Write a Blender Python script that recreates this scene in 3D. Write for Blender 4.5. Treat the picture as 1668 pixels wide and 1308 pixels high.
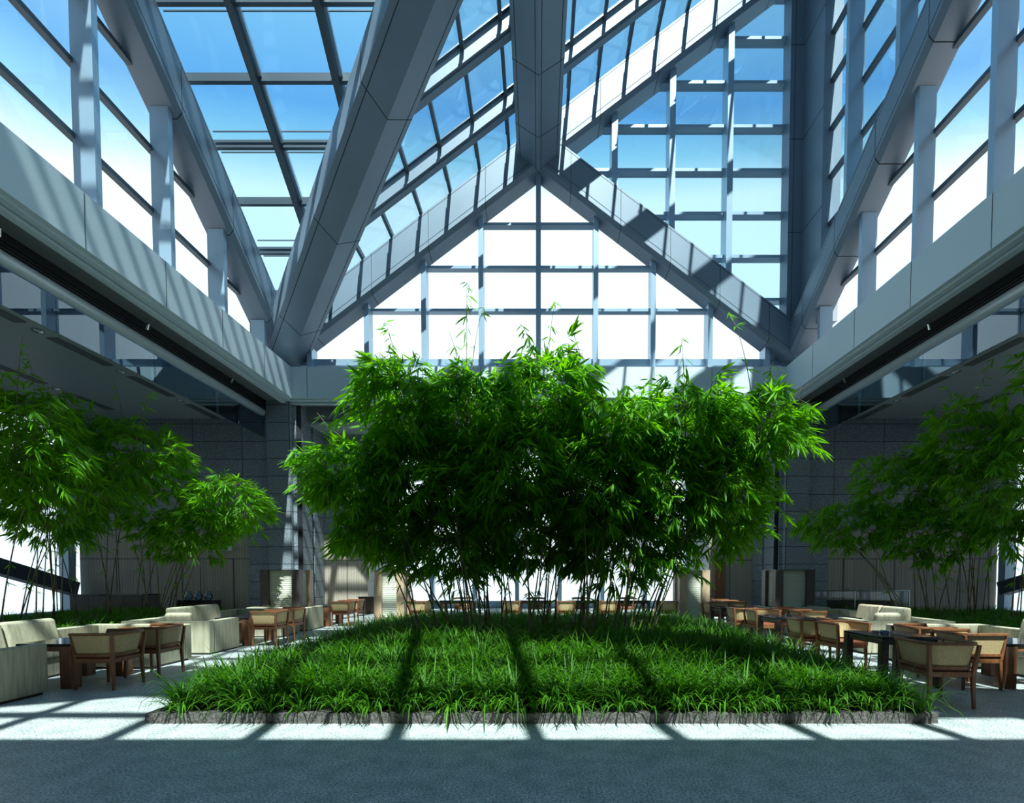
import bpy, math, random
import numpy as np
from mathutils import Vector, Matrix
for o in list(bpy.data.objects): bpy.data.objects.remove(o)
sc = bpy.context.scene
COL = sc.collection

# ------------------------------------------------------------------ camera
F = 792.0
cam_d = bpy.data.cameras.new('camera'); cam = bpy.data.objects.new('camera', cam_d); COL.objects.link(cam)
PITCH = math.atan(0.0344)
cam.location = (0, 0, 1.45); cam.rotation_euler = (math.pi/2-PITCH, 0, 0)
cam_d.sensor_fit = 'HORIZONTAL'; cam_d.sensor_width = 36; cam_d.lens = F*36/1668
cam_d.shift_x = -(877-834)/1668; cam_d.shift_y = (965-654)/1668
cam_d.clip_start = .05; cam_d.clip_end = 500
sc.camera = cam

# ------------------------------------------------------------------ sky
w = bpy.data.worlds.new('sky'); sc.world = w; w.use_nodes = True
nt = w.node_tree; N = nt.nodes; Lk = nt.links; N.clear()
def node(t, **kw):
    n = N.new(t)
    for k, v in kw.items(): setattr(n, k, v)
    return n
out = node('ShaderNodeOutputWorld'); bg = node('ShaderNodeBackground'); tc = node('ShaderNodeTexCoord')
sp = node('ShaderNodeSeparateXYZ'); Lk.new(tc.outputs['Generated'], sp.inputs[0])
m1 = node('ShaderNodeMath', operation='SUBTRACT'); m1.inputs[1].default_value = .60; Lk.new(sp.outputs['Y'], m1.inputs[0])
m2 = node('ShaderNodeMath', operation='MAXIMUM'); m2.inputs[1].default_value = 0; Lk.new(m1.outputs[0], m2.inputs[0])
m3 = node('ShaderNodeMath', operation='MULTIPLY'); m3.inputs[1].default_value = .45; Lk.new(m2.outputs[0], m3.inputs[0])
m4 = node('ShaderNodeMath', operation='SUBTRACT'); Lk.new(sp.outputs['Z'], m4.inputs[0]); Lk.new(m3.outputs[0], m4.inputs[1])
rp = node('ShaderNodeValToRGB'); Lk.new(m4.outputs[0], rp.inputs[0])
els = [(0.0, (.98, 1.20, 1.28)), (.40, (.98, 1.20, 1.28)), (.505, (.98, 1.18, 1.24)), (.56, (.38, .78, 1.0)),
       (.61, (.19, .52, .96)), (.70, (.32, .68, 1.0)), (1.0, (.20, .52, .90))]
cr = rp.color_ramp
while len(cr.elements) < len(els): cr.elements.new(.5)
for e, (p, c) in zip(cr.elements, els): e.position = p; e.color = (*c, 1)
low = node('ShaderNodeMapRange'); low.inputs['From Min'].default_value = -.12; low.inputs['From Max'].default_value = -.22; low.clamp = True
low.inputs['To Min'].default_value = 1; low.inputs['To Max'].default_value = .15; Lk.new(sp.outputs['Z'], low.inputs[0])
lm = node('ShaderNodeMixRGB', blend_type='MULTIPLY'); lm.inputs[0].default_value = 1; Lk.new(rp.outputs[0], lm.inputs[1]); Lk.new(low.outputs[0], lm.inputs[2])
bk = node('ShaderNodeMapRange'); bk.inputs['From Min'].default_value = -.25; bk.inputs['From Max'].default_value = .15; bk.clamp = True
bk.inputs['To Min'].default_value = .40; bk.inputs['To Max'].default_value = 1; Lk.new(sp.outputs['Y'], bk.inputs[0])
lb = node('ShaderNodeMixRGB', blend_type='MULTIPLY'); lb.inputs[0].default_value = 1; Lk.new(lm.outputs[0], lb.inputs[1]); Lk.new(bk.outputs[0], lb.inputs[2])
Lk.new(lb.outputs[0], bg.inputs[0]); bg.inputs[1].default_value = 1.0
Lk.new(bg.outputs[0], out.inputs[0])

# ------------------------------------------------------------------ sun, exposure
sd = bpy.data.lights.new('sun', 'SUN'); sun = bpy.data.objects.new('sun', sd); COL.objects.link(sun)
sd.energy = 20; sd.angle = math.radians(.55); sd.color = (1, .87, .74)
SUN = Vector((-.09, .57, -1)).normalized()
sun.rotation_euler = SUN.to_track_quat('-Z', 'Y').to_euler(); sun.location = (4, -8, 30)
vs = sc.view_settings; vs.view_transform = 'Standard'; vs.look = 'None'; vs.gamma = 1; vs.exposure = 0.15
sc.cycles.transparent_max_bounces = 24
sc.cycles.max_bounces = 8

# ------------------------------------------------------------------ materials
def newmat(name):
    m = bpy.data.materials.new(name); m.use_nodes = True
    return m, m.node_tree, m.node_tree.nodes['Principled BSDF']
def noise_col(t, b, c1, c2, scale, detail=3, stretch=None, lo=.35, hi=.65, coord='Object', bump=0):
    tcn = t.nodes.new('ShaderNodeTexCoord'); mp = t.nodes.new('ShaderNodeMapping')
    t.links.new(tcn.outputs[coord], mp.inputs[0])
    if stretch: mp.inputs['Scale'].default_value = stretch
    n = t.nodes.new('ShaderNodeTexNoise'); n.inputs['Scale'].default_value = scale; n.inputs['Detail'].default_value = detail
    t.links.new(mp.outputs[0], n.inputs['Vector'])
    r = t.nodes.new('ShaderNodeValToRGB'); r.color_ramp.elements[0].position = lo; r.color_ramp.elements[1].position = hi
    r.color_ramp.elements[0].color = (*c1, 1); r.color_ramp.elements[1].color = (*c2, 1)
    t.links.new(n.outputs['Fac'], r.inputs[0])
    if b: t.links.new(r.outputs[0], b.inputs['Base Color'])
    if bump and b:
        bp = t.nodes.new('ShaderNodeBump'); bp.inputs['Strength'].default_value = bump; bp.inputs['Distance'].default_value = .01
        t.links.new(n.outputs['Fac'], bp.inputs['Height']); t.links.new(bp.outputs[0], b.inputs['Normal'])
    return r, mp
def plain(name, c, rough=.5, metal=0, c2=None, scale=4, stretch=None, bump=0, spec=None):
    m, t, b = newmat(name)
    b.inputs['Base Color'].default_value = (*c, 1); b.inputs['Roughness'].default_value = rough; b.inputs['Metallic'].default_value = metal
    if spec is not None: b.inputs['Specular IOR Level'].default_value = spec
    if c2: noise_col(t, b, c, c2, scale, stretch=stretch, bump=bump)
    return m
M = {}
M['panel'] = plain('painted_steel_panel', (.165, .225, .29), .42, .15, (.19, .25, .32), .6)
M['seam'] = plain('dark_joint', (.03, .04, .05), .8)
M['mullion'] = plain('aluminium_mullion', (.36, .49, .62), .3, .4)
M['bar'] = plain('grey_bar', (.07, .10, .13), .4, .3)
M['fascia'] = plain('fascia_paint', (.52, .63, .70), .5, 0, (.56, .67, .73), .4)
M['soffit'] = plain('dark_soffit', (.15, .165, .18), .5)
M['black'] = plain('black_louvre', (.012, .013, .015), .6)
M['ceil'] = plain('ceiling_paint', (.34, .40, .42), .5)
M['slot'] = plain('ceiling_slot', (.10, .11, .12), .6)
M['tube'] = plain('rounded_nose', (.50, .57, .60), .3, .2)
M['chrome'] = plain('chrome', (.7, .72, .74), .2, 1)
M['darkwood'] = plain('dark_wood', (.035, .018, .014), .3, 0, (.06, .032, .022), 6, (1, 1, 8))
M['legwood'] = plain('brown_wood', (.17, .07, .035), .35, 0, (.25, .11, .055), 8, (6, 6, 1))
M['oak'] = plain('warm_oak', (.36, .17, .075), .4, 0, (.50, .26, .12), 10, (6, 6, 1))
M['blackglass'] = plain('dark_polished_top', (.012, .014, .02), .08)
M['cane'] = plain('woven_cane', (.40, .28, .13), .7, 0, (.54, .41, .22), 90)
M['leather'] = plain('brown_leather', (.20, .06, .035), .35)
M['wood_frame'] = plain('chair_wood', (.16, .06, .024), .4, 0, (.25, .10, .042), 9, (5, 5, 1))
M['screenwood'] = plain('screen_wood', (.42, .30, .19), .5, 0, (.55, .40, .26), 6, (8, 8, 1))
M['screendark'] = plain('screen_dark_wood', (.07, .055, .05), .5, 0, (.11, .085, .075), 6, (8, 8, 1))
M['soil'] = plain('soil', (.02, .015, .01), .9)
M['green'] = plain('sign_green', (.0, .22, .11), .4)
M['white'] = plain('white_paint', (.8, .85, .82), .5)
M['culm'] = plain('bamboo_culm', (.06, .07, .02), .45, 0, (.18, .12, .045), 5)
M['porcelain'] = plain('porcelain', (.7, .75, .8), .2)
# sofa fabric
m, t, b = newmat('woven_sofa_fabric'); b.inputs['Roughness'].default_value = .85
noise_col(t, b, (.30, .28, .20), (.46, .43, .31), 30, stretch=(1, 1, .08), lo=.3, hi=.7, bump=.3); M['sofa'] = m
# kerb stone
m, t, b = newmat('rough_kerb_stone'); b.inputs['Roughness'].default_value = .8
noise_col(t, b, (.025, .023, .021), (.16, .145, .135), 45, 4, lo=.3, hi=.75, bump=.6); M['kerb'] = m
# floor: speckled terrazzo carpet
m, t, b = newmat('speckled_floor'); b.inputs['Roughness'].default_value = .42
r1, _ = noise_col(t, None, (.20, .25, .275), (.74, .77, .73), 60, 4, lo=.36, hi=.66)
r2, _ = noise_col(t, None, (.75, .75, .75), (1, 1, 1), 5, 3)
mx = t.nodes.new('ShaderNodeMixRGB'); mx.blend_type = 'MULTIPLY'; mx.inputs[0].default_value = 1
t.links.new(r1.outputs[0], mx.inputs[1]); t.links.new(r2.outputs[0], mx.inputs[2]); t.links.new(mx.outputs[0], b.inputs['Base Color'])
M['floor'] = m
# granite with joints; axis picks the horizontal direction
def granite(name, ax, c1=(.12, .145, .165), c2=(.36, .41, .46)):
    m, t, b = newmat(name); b.inputs['Roughness'].default_value = .45
    r, mp = noise_col(t, None, c1, c2, 28, 5, lo=.35, hi=.7)
    tcn = t.nodes.new('ShaderNodeTexCoord'); s = t.nodes.new('ShaderNodeSeparateXYZ'); c = t.nodes.new('ShaderNodeCombineXYZ')
    t.links.new(tcn.outputs['Object'], s.inputs[0]); t.links.new(s.outputs[ax], c.inputs[0]); t.links.new(s.outputs['Z'], c.inputs[1])
    br = t.nodes.new('ShaderNodeTexBrick'); br.offset = 0; br.inputs['Scale'].default_value = 1
    br.inputs['Brick Width'].default_value = 1.75; br.inputs['Row Height'].default_value = .62; br.inputs['Mortar Size'].default_value = .011
    br.inputs['Color1'].default_value = (1, 1, 1, 1); br.inputs['Color2'].default_value = (.86, .86, .86, 1); br.inputs['Mortar'].default_value = (.08, .08, .09, 1)
    t.links.new(c.outputs[0], br.inputs['Vector'])
    mx = t.nodes.new('ShaderNodeMixRGB'); mx.blend_type = 'MULTIPLY'; mx.inputs[0].default_value = 1
    t.links.new(r.outputs[0], mx.inputs[1]); t.links.new(br.outputs['Color'], mx.inputs[2]); t.links.new(mx.outputs[0], b.inputs['Base Color'])
    return m
M['granx'] = granite('granite_cladding', 'X'); M['grany'] = granite('granite_cladding_side', 'Y')
# panelled wood wall (vertical ribs)
def ribs(name, ax, c1, c2):
    m, t, b = newmat(name); b.inputs['Roughness'].default_value = .5
    tcn = t.nodes.new('ShaderNodeTexCoord'); s = t.nodes.new('ShaderNodeSeparateXYZ'); c = t.nodes.new('ShaderNodeCombineXYZ')
    t.links.new(tcn.outputs['Object'], s.inputs[0]); t.links.new(s.outputs[ax], c.inputs[0]); t.links.new(s.outputs['Z'], c.inputs[1])
    br = t.nodes.new('ShaderNodeTexBrick'); br.offset = 0; br.inputs['Scale'].default_value = 1
    br.inputs['Brick Width'].default_value = .10; br.inputs['Row Height'].default_value = 50; br.inputs['Mortar Size'].default_value = .006
    br.inputs['Color1'].default_value = (*c1, 1); br.inputs['Color2'].default_value = (*c2, 1); br.inputs['Mortar'].default_value = (c1[0]*.5, c1[1]*.5, c1[2]*.5, 1)
    t.links.new(c.outputs[0], br.inputs['Vector']); t.links.new(br.outputs['Color'], b.inputs['Base Color'])
    return m
M['ribx'] = ribs('ribbed_wood_wall', 'X', (.36, .31, .25), (.41, .355, .29))
# glass
def glass(name, tint, refl=1.0):
    m = bpy.data.materials.new(name); m.use_nodes = True; t = m.node_tree; t.nodes.clear()
    o = t.nodes.new('ShaderNodeOutputMaterial'); mix = t.nodes.new('ShaderNodeMixShader'); tr = t.nodes.new('ShaderNodeBsdfTransparent')
    gl = t.nodes.new('ShaderNodeBsdfGlossy'); fr = t.nodes.new('ShaderNodeFresnel'); mu = t.nodes.new('ShaderNodeMath'); mu.operation = 'MULTIPLY'
    fr.inputs['IOR'].default_value = 1.45; mu.inputs[1].default_value = refl; gl.inputs['Roughness'].default_value = .0
    tr.inputs[0].default_value = (*tint, 1); gl.inputs[0].default_value = (.9, .95, 1, 1)
    t.links.new(fr.outputs[0], mu.inputs[0]); t.links.new(mu.outputs[0], mix.inputs[0]); t.links.new(tr.outputs[0], mix.inputs[1]); t.links.new(gl.outputs[0], mix.inputs[2])
    t.links.new(mix.outputs[0], o.inputs[0]); return m
M['tint'] = glass('blue_tinted_glass', (.76, .88, .935), .30)
M['clear'] = glass('clear_glass', (1.0, 1.0, 1.0), .10)
M['smoke'] = glass('smoke_curtain_glass', (.88, .95, .96), 3.6)
M['smoke'].node_tree.nodes['Glossy BSDF'].inputs[0].default_value = (.72, .88, 1, 1)
M['rail_glass'] = glass('balustrade_glass', (.95, .97, .97), 1.2)
M['vase'] = glass('vase_glass', (.6, .75, .85), 2.5)
# leaves and grass
def foliage(name, c1, c2, trans, tr=.35, rough=.38):
    m, t, b = newmat(name); b.inputs['Roughness'].default_value = rough
    b.inputs['Specular IOR Level'].default_value = .28
    g = t.nodes.new('ShaderNodeNewGeometry'); r = t.nodes.new('ShaderNodeValToRGB')
    r.color_ramp.elements[0].color = (*c1, 1); r.color_ramp.elements[1].color = (*c2, 1)
    t.links.new(g.outputs['Random Per Island'], r.inputs[0]); t.links.new(r.outputs[0], b.inputs['Base Color'])
    tl = t.nodes.new('ShaderNodeBsdfTranslucent'); tl.inputs[0].default_value = (*trans, 1)
    mx = t.nodes.new('ShaderNodeMixShader'); mx.inputs[0].default_value = tr
    o = t.nodes['Material Output']; t.links.new(b.outputs[0], mx.inputs[1]); t.links.new(tl.outputs[0], mx.inputs[2]); t.links.new(mx.outputs[0], o.inputs[0])
    return m
M['leaf'] = foliage('bamboo_leaf', (.006, .040, .004), (.13, .36, .008), (.30, .80, .004), .36, .5)
M['leafshade'] = M['leaf']
M['grass'] = foliage('lily_turf_blade', (.008, .045, .005), (.075, .21, .008), (.14, .50, .004), .25, .6)

# ------------------------------------------------------------------ mesh helpers
class MB:
    def __init__(s): s.v = []; s.f = []; s.m = []; s.smooth = False
    def poly(s, vs, fs, mi=0):
        o = len(s.v); s.v += [tuple(v) for v in vs]
        for f in fs: s.f.append(tuple(i+o for i in f)); s.m.append(mi)
        return s
    def box(s, x0, x1, y0, y1, z0, z1, mi=0):
        vs = [(x, y, z) for z in (z0, z1) for y in (y0, y1) for x in (x0, x1)]
        return s.poly(vs, [(0, 2, 3, 1), (4, 5, 7, 6), (0, 1, 5, 4), (2, 6, 7, 3), (0, 4, 6, 2), (1, 3, 7, 5)], mi)
    def prism(s, a, b, mi=0):      # two matching rings of 3-D points
        n = len(a)
        fs = [(i, (i+1) % n, n+(i+1) % n, n+i) for i in range(n)] + [tuple(range(n-1, -1, -1)), tuple(range(n, 2*n))]
        return s.poly(list(a)+list(b), fs, mi)
    def bar(s, p, q, wd, ht, up=(0, 0, 1), mi=0):
        p = Vector(p); q = Vector(q); d = (q-p).normalized(); sd_ = d.cross(Vector(up)).normalized(); u = sd_.cross(d)
        o = [sd_*wd/2*i+u*ht/2*j for i, j in ((-1, -1), (1, -1), (1, 1), (-1, 1))]
        return s.prism([p+k for k in o], [q+k for k in o], mi)
    def tube(s, pts, rs, n=6, mi=0, cap=True):
        pts = [Vector(p) for p in pts]; o = len(s.v)
        for i, p in enumerate(pts):
            d = (pts[min(i+1, len(pts)-1)]-pts[max(i-1, 0)]).normalized()
            a = d.cross(Vector((0, 0, 1)));
            if a.length < 1e-3: a = Vector((1, 0, 0))
            a.normalize(); b_ = d.cross(a); r = rs[i] if hasattr(rs, '__len__') else rs
            for k in range(n):
                t_ = 2*math.pi*k/n; s.v.append(tuple(p+(a*math.cos(t_)+b_*math.sin(t_))*r))
        for i in range(len(pts)-1):
            for k in range(n):
                s.f.append((o+i*n+k, o+i*n+(k+1) % n, o+(i+1)*n+(k+1) % n, o+(i+1)*n+k)); s.m.append(mi)
        if cap:
            s.f.append(tuple(o+k for k in range(n))); s.m.append(mi)
            e = o+(len(pts)-1)*n; s.f.append(tuple(e+k for k in range(n-1, -1, -1))); s.m.append(mi)
        return s
    def lathe(s, prof, n=16, mi=0, c=(0, 0, 0)):
        o = len(s.v)
        for r, z in prof:
            for k in range(n):
                a = 2*math.pi*k/n; s.v.append((c[0]+r*math.cos(a), c[1]+r*math.sin(a), c[2]+z))
        for i in range(len(prof)-1):
            for k in range(n): s.f.append((o+i*n+k, o+i*n+(k+1) % n, o+(i+1)*n+(k+1) % n, o+(i+1)*n+k)); s.m.append(mi)
        s.f.append(tuple(o+k for k in range(n-1, -1, -1))); s.m.append(mi)
        s.f.append(tuple(o+(len(prof)-1)*n+k for k in range(n))); s.m.append(mi)
        return s
    def sweep(s, path, sec, closed=False, mi=0):   # path: (x,y) or (x,y,z); sec: list of (outward offset, z)
        n = len(path); k = len(sec); o = len(s.v)
        for i, p in enumerate(path):
            a = path[i-1] if (i > 0 or closed) else path[i]; c = path[(i+1) % n] if (i < n-1 or closed) else path[i]
            d = Vector((c[0]-a[0], c[1]-a[1])).normalized(); nn = Vector((d.y, -d.x)); z = p[2] if len(p) > 2 else 0
            for q, zz in sec: s.v.append((p[0]+nn.x*q, p[1]+nn.y*q, z+zz))
        for i in range(n if closed else n-1):
            j = (i+1) % n
            for q in range(k): s.f.append((o+i*k+q, o+i*k+(q+1) % k, o+j*k+(q+1) % k, o+j*k+q)); s.m.append(mi)
        if not closed:
            s.f.append(tuple(o+q for q in range(k))); s.m.append(mi); s.f.append(tuple(o+(n-1)*k+q for q in range(k-1, -1, -1))); s.m.append(mi)
        return s
    def build(s, name, mats, parent=None, smooth=False, bevel=0, fix=True):
        me = bpy.data.meshes.new(name); me.from_pydata(s.v, [], s.f)
        if not isinstance(mats, (list, tuple)): mats = [mats]
        for mm in mats: me.materials.append(mm)
        me.polygons.foreach_set('material_index', s.m)
        if fix:
            import bmesh
            bm = bmesh.new(); bm.from_mesh(me); bmesh.ops.recalc_face_normals(bm, faces=bm.faces); bm.to_mesh(me); bm.free()
        if smooth: me.polygons.foreach_set('use_smooth', [True]*len(me.polygons))
        me.update()
        o = bpy.data.objects.new(name, me); COL.objects.link(o)
        if parent: o.parent = parent
        if bevel:
            bv = o.modifiers.new('bevel', 'BEVEL'); bv.width = bevel; bv.segments = 3; bv.limit_method = 'ANGLE'
            me.polygons.foreach_set('use_smooth', [True]*len(me.polygons))
            wn = o.modifiers.new('wn', 'WEIGHTED_NORMAL')
        return o
def tag(o, label=None, cat=None, group=None, kind=None):
    if label: o['label'] = label
    if cat: o['category'] = cat
    if group: o['group'] = group
    if kind: o['kind'] = kind
    return o
def empty(name, loc=(0, 0, 0), rz=0):
    o = bpy.data.objects.new(name, None); COL.objects.link(o); o.location = loc; o.rotation_euler = (0, 0, rz); o.empty_display_size = .1
    return o
def struct(o, label=None): o['kind'] = 'structure'; (o.__setitem__('label', label) if label else None); return o
def copy_tree(o, parent=None):
    c = o.copy(); COL.objects.link(c)
    if parent: c.parent = parent
    for ch in list(o.children): copy_tree(ch, c)
    return c

# ================================================================== THE SETTING
XI = 8.55; YI = 17.05; YF = -.66      # inner opening
CEIL = 7.0
struct(MB().box(-17, 17, -7, 23, -.3, 0).build('floor', M['floor']))
# fascia ring around the opening (mitred)
ring = [(-XI, YF), (XI, YF), (XI, YI), (-XI, YI)]     # counter clockwise: outward offset is to the right
def ringsweep(name, sec, mat, label=None):
    b = MB(); k = len(sec); o = 0
    for cx, cy in ring:
        for q, z in sec: b.v.append((cx+math.copysign(q, cx), cy+(q if cy > 5 else -q), z))
    for i in range(4):
        j = (i+1) % 4
        for q in range(k): b.f.append((i*k+q, i*k+(q+1) % k, j*k+(q+1) % k, j*k+q)); b.m.append(0)
    return struct(b.build(name, mat), label)
ringsweep('trim_1', [(0, 7.61), (0, 8.66), (.55, 8.66), (.55, 8.4), (.12, 8.4), (.12, 7.61)], M['fascia'], 'pale painted fascia band around the roof opening')
ringsweep('trim_2', [(.12, 7.56), (.12, 7.75), (.27, 7.75), (.27, 7.56)], M['fascia'])
ringsweep('trim_3', [(.30, 7.50), (.30, 7.75), (.46, 7.75), (.46, 7.50)], M['fascia'])
ringsweep('trim_4', [(.27, 7.60), (.27, 7.9), (1.02, 7.9), (1.02, 7.60)], M['soffit'])
b = MB()
for k in range(9):
    y = 15.4-2.0*k; b.box(-XI-.002, -XI+.004, y-.006, y+.006, 7.62, 8.65); b.box(XI-.004, XI+.002, y-.006, y+.006, 7.62, 8.65)
for k in range(-4, 5): b.box(2*k-.006, 2*k+.006, YI-.004, YI+.002, 7.62, 8.65)
struct(b.build('trim_12', M['seam']))
# side ceilings with slots, slab above
def ceiling_bay(x0, x1, y0, y1, name='ceiling'):
    return struct(MB().box(x0, x1, y0, y1, CEIL, CEIL+.25).build(name, M['ceil']))
cl = ceiling_bay(-17, -9.66, -7, 17.5); crr = ceiling_bay(9.66, 17, -7, 17.5)
ceiling_bay(-9.66, 9.66, 18.15, 22.6); ceiling_bay(-9.66, 9.66, -7, -1.9)
b = MB()
for x0, x1, y0, y1 in ((-17.4, -9.0, -7.4, 23), (9.0, 17.4, -7.4, 23), (-9.0, 9.0, 17.55, 23), (-9.0, 9.0, -7.4, -1.2)): b.box(x0, x1, y0, y1, 8.36, 8.6)
struct(b.build('ceiling', M['soffit']), 'roof slab over the lounge bays')
# louvre box between soffit and rounded nose
for s in (-1, 1):
    b = MB()
    for k in range(3): b.box(*sorted((s*(9.54), s*(9.60))), YF, 17.1, 7.27+.07*k, 7.30+.07*k)
    b.box(*sorted((s*9.58, s*9.72)), YF-1, 17.4, 7.2, 8.3)
    struct(b.build('trim_5' if s < 0 else 'trim_6', M['black']))
    struct(MB().tube([(s*9.60, YF-1, 7.13), (s*9.60, 17.1, 7.13)], .125, 14).build('trim_7' if s < 0 else 'trim_8', M['tube'], smooth=True))
    # smoke curtain glass
    root = empty('smoke_curtain', (s*9.62, 8.5, 7.0))
    tag(root, ('left' if s < 0 else 'right')+' hanging clear glass smoke curtain under the rounded ceiling edge, reflecting windows', 'glass screen')
    b = MB()
    for k in range(7):
        y0 = -8.5+2.47*k; b.box(-.008, .008, y0, y0+2.46, -.70, .02)
    b.build('glass_panel', M['smoke'], root)
struct(MB().tube([(-8.3, 18.1, 7.06), (8.3, 18.1, 7.06)], .085, 12).build('trim_9', M['tube'], smooth=True))
b = MB(); b.box(-9, 9, 17.95, 18.2, 7.15, 8.4); struct(b.build('trim_10', M['soffit']))
b = MB(); b.box(-9.7, 9.7, -2.1, -1.9, 7.0, 8.4); struct(b.build('trim_11', M['soffit']))
# ceiling slots, downlights
ORD = ['nearest', 'second nearest', 'third nearest', 'fourth nearest', 'second farthest', 'farthest']
for s in (-1, 1):
    for xs, ys in ((11.35, (4.6, 6.8, 9.0, 11.2, 13.4, 15.6)), (14.3, (5.7, 8.0, 10.2, 12.4, 14.6))):
        for j, y in enumerate(ys):
            o = MB().box(-.14, .14, -.75, .75, -.012, .0).build('air_slot', M['slot'])
            o.location = (s*xs, y+1.1, CEIL)
            tag(o, ORD[j]+' dark air slot in the '+('left' if s < 0 else 'right')+' ceiling, '+('inner row beside the atrium' if xs < 12 else 'outer row toward the outer window'), 'air vent', 'linear air slots in the %s ceiling, %s row' % ('left' if s < 0 else 'right', 'inner' if xs < 12 else 'outer'))
            r = empty('downlight', (s*xs, y, CEIL)); side = 'left' if s < 0 else 'right'
            tag(r, '%s small round downlight between air slots of the %s ceiling, %s row' % (ORD[j], side, 'inner' if xs < 12 else 'outer'), 'ceiling light', 'downlights in the %s ceiling, %s row' % (side, 'inner' if xs < 12 else 'outer'))
            MB().lathe([(.06, -.004), (.10, -.02), (.10, 0), (.06, 0)], 16).build('trim_ring', M['chrome'], r)
            MB().lathe([(.02, -.012), (.058, -.006), (.058, -.002)], 14).build('lamp', M['white'], r)
            if xs < 12 and j % 2 == 0:
                o = MB().lathe([(.012, -.07), (.03, -.06), (.012, -.05), (.012, -.012), (.035, -.01), (.035, 0)], 8).build('sprinkler', M['chrome'])
                o.location = (s*(xs-.75), y+.9, CEIL); tag(o, '%s tiny sprinkler head on the %s ceiling beside the atrium' % (ORD[j//2], side), 'sprinkler', 'sprinkler heads on the %s ceiling' % side)
# spotlights under the soffit
for s in (-1, 1):
    for y, nm in ((8.6, 'nearest'), (11.8, 'middle'), (15.0, 'farthest')):
        r = empty('spotlight', (s*9.33, y, 7.60)); side = 'left' if s < 0 else 'right'
        tag(r, '%s of three small metal spotlights under the %s soffit' % (nm, side), 'spotlight')
        MB().tube([(0, 0, 0), (0, 0, -.16)], .012, 6).build('stem', M['chrome'], r)
        MB().tube([(s*.05, .05, -.24), (-s*.05, -.02, -.15)], [.045, .03], 8).build('head', M['chrome'], r)

# granite walls and piers
for s in (-1, 1):
    side = 'left' if s < 0 else 'right'
    xs = lambda a, b_: sorted((s*a, s*b_))
    b = MB(); b.box(*xs(10.35, 16.6), 17.4, 17.7, 3.05, 7.02); b.box(*xs(9.55, 10.35), 17.4, 17.7, 0, 7.62)
    struct(b.build('wall_%s_granite' % side if False else ('wall_back_left' if s < 0 else 'wall_back_right'), M['granx']))
    b = MB()
    b.box(*xs(8.72, 9.55), 17.25, 19.2, 0, 7.9); b.box(*xs(8.60, 8.8), 17.42, 19.0, 0, 7.5, 1)
    b.box(*xs(8.45, 8.8), 17.50, 18.25, 0, 7.9, 1); b.box(*xs(8.45, 8.8), 18.42, 19.3, 0, 7.9, 1)
    struct(b.build('wall_pier_'+side, [M['granx'], M['grany']]))
    # wood panelling with door
    xo, xi = 16.4, 10.35
    b = MB(); b.box(*xs(xi, xo), 17.42, 17.7, 0, 3.05, 0)
    b.box(*xs(xi, xo), 17.412, 17.43, 2.045, 2.065, 1)
    for xx in (10.9, 12.1, 12.75, 13.9, 15.1): b.box(*xs(xx-.008, xx+.008), 17.412, 17.43, 0, 2.05, 1)
    struct(b.build('wall_wood_'+side, [M['ribx'], M['seam']]), side+' ribbed wood panelled wall below the granite')
    d = struct(empty('door_1' if s < 0 else 'door_2', (s*11.45, 17.40, 0)))
    MB().box(-.52, .52, -.012, .018, .02, 2.03).build('door_leaf', M['ribx'], d)
    MB().tube([(-s*.40 if s > 0 else .05, -.012, .98), (-s*.40 if s > 0 else .05, -.06, .98)], .014, 8).tube([((-s*.40 if s > 0 else .05)-.05, -.06, .98), ((-s*.40 if s > 0 else .05)+.06, -.06, .98)], .014, 8).build('handle', M['chrome'], d)
    # alcove wall: granite over wood
    struct(MB().box(*xs(6.75, 8.5), 19.3, 19.6, 3.05, 7.05).build('wall_alcove_granite_'+side, M['granx']))
    b = MB(); b.box(*xs(6.75, 8.5), 19.25, 19.6, 0, 3.05, 0); b.box(*xs(6.75, 8.5), 19.242, 19.26, 2.05, 2.07, 1); b.box(*xs(7.55, 7.57), 19.242, 19.26, 0, 2.05, 1)
    struct(b.build('wall_alcove_wood_'+side, [M['ribx'], M['seam']]))
    struct(MB().box(*xs(6.75, 6.95), 19.6, 22.4, 0, 7.05).build('wall_return_'+side, M['grany']))
    # outer side window wall
    wn = struct(empty('window_%d' % (1 if s < 0 else 2), (s*16.4, 6, 0)), side+' outer window wall of the lounge bay')
    b = MB().box(-.01, .01, -11, 11.3, .1, 6.7); b.build('pane', M['clear'], wn)
    for k in range(9):
        y = -11+2.75*k
        MB().box(-.22, .12, y-.13, y+.13, 0, 7.0).build('mullion', M['mullion'], wn)
    MB().box(-.12, .1, -11.5, 11.4, 0, .25).build('sill', M['mullion'], wn)
    MB().box(-.12, .1, -11.5, 11.4, 6.55, 7.0).build('head_rail', M['mullion'], wn)
    o = MB().bar((s*16.15, 5.2, 4.6), (s*16.15, 16.9, 1.0), .35, .45).build('diagonal_brace', M['bar'])
    tag(o, side+' side sloping grey diagonal brace behind the bamboo, in front of the outer window', 'brace')
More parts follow.
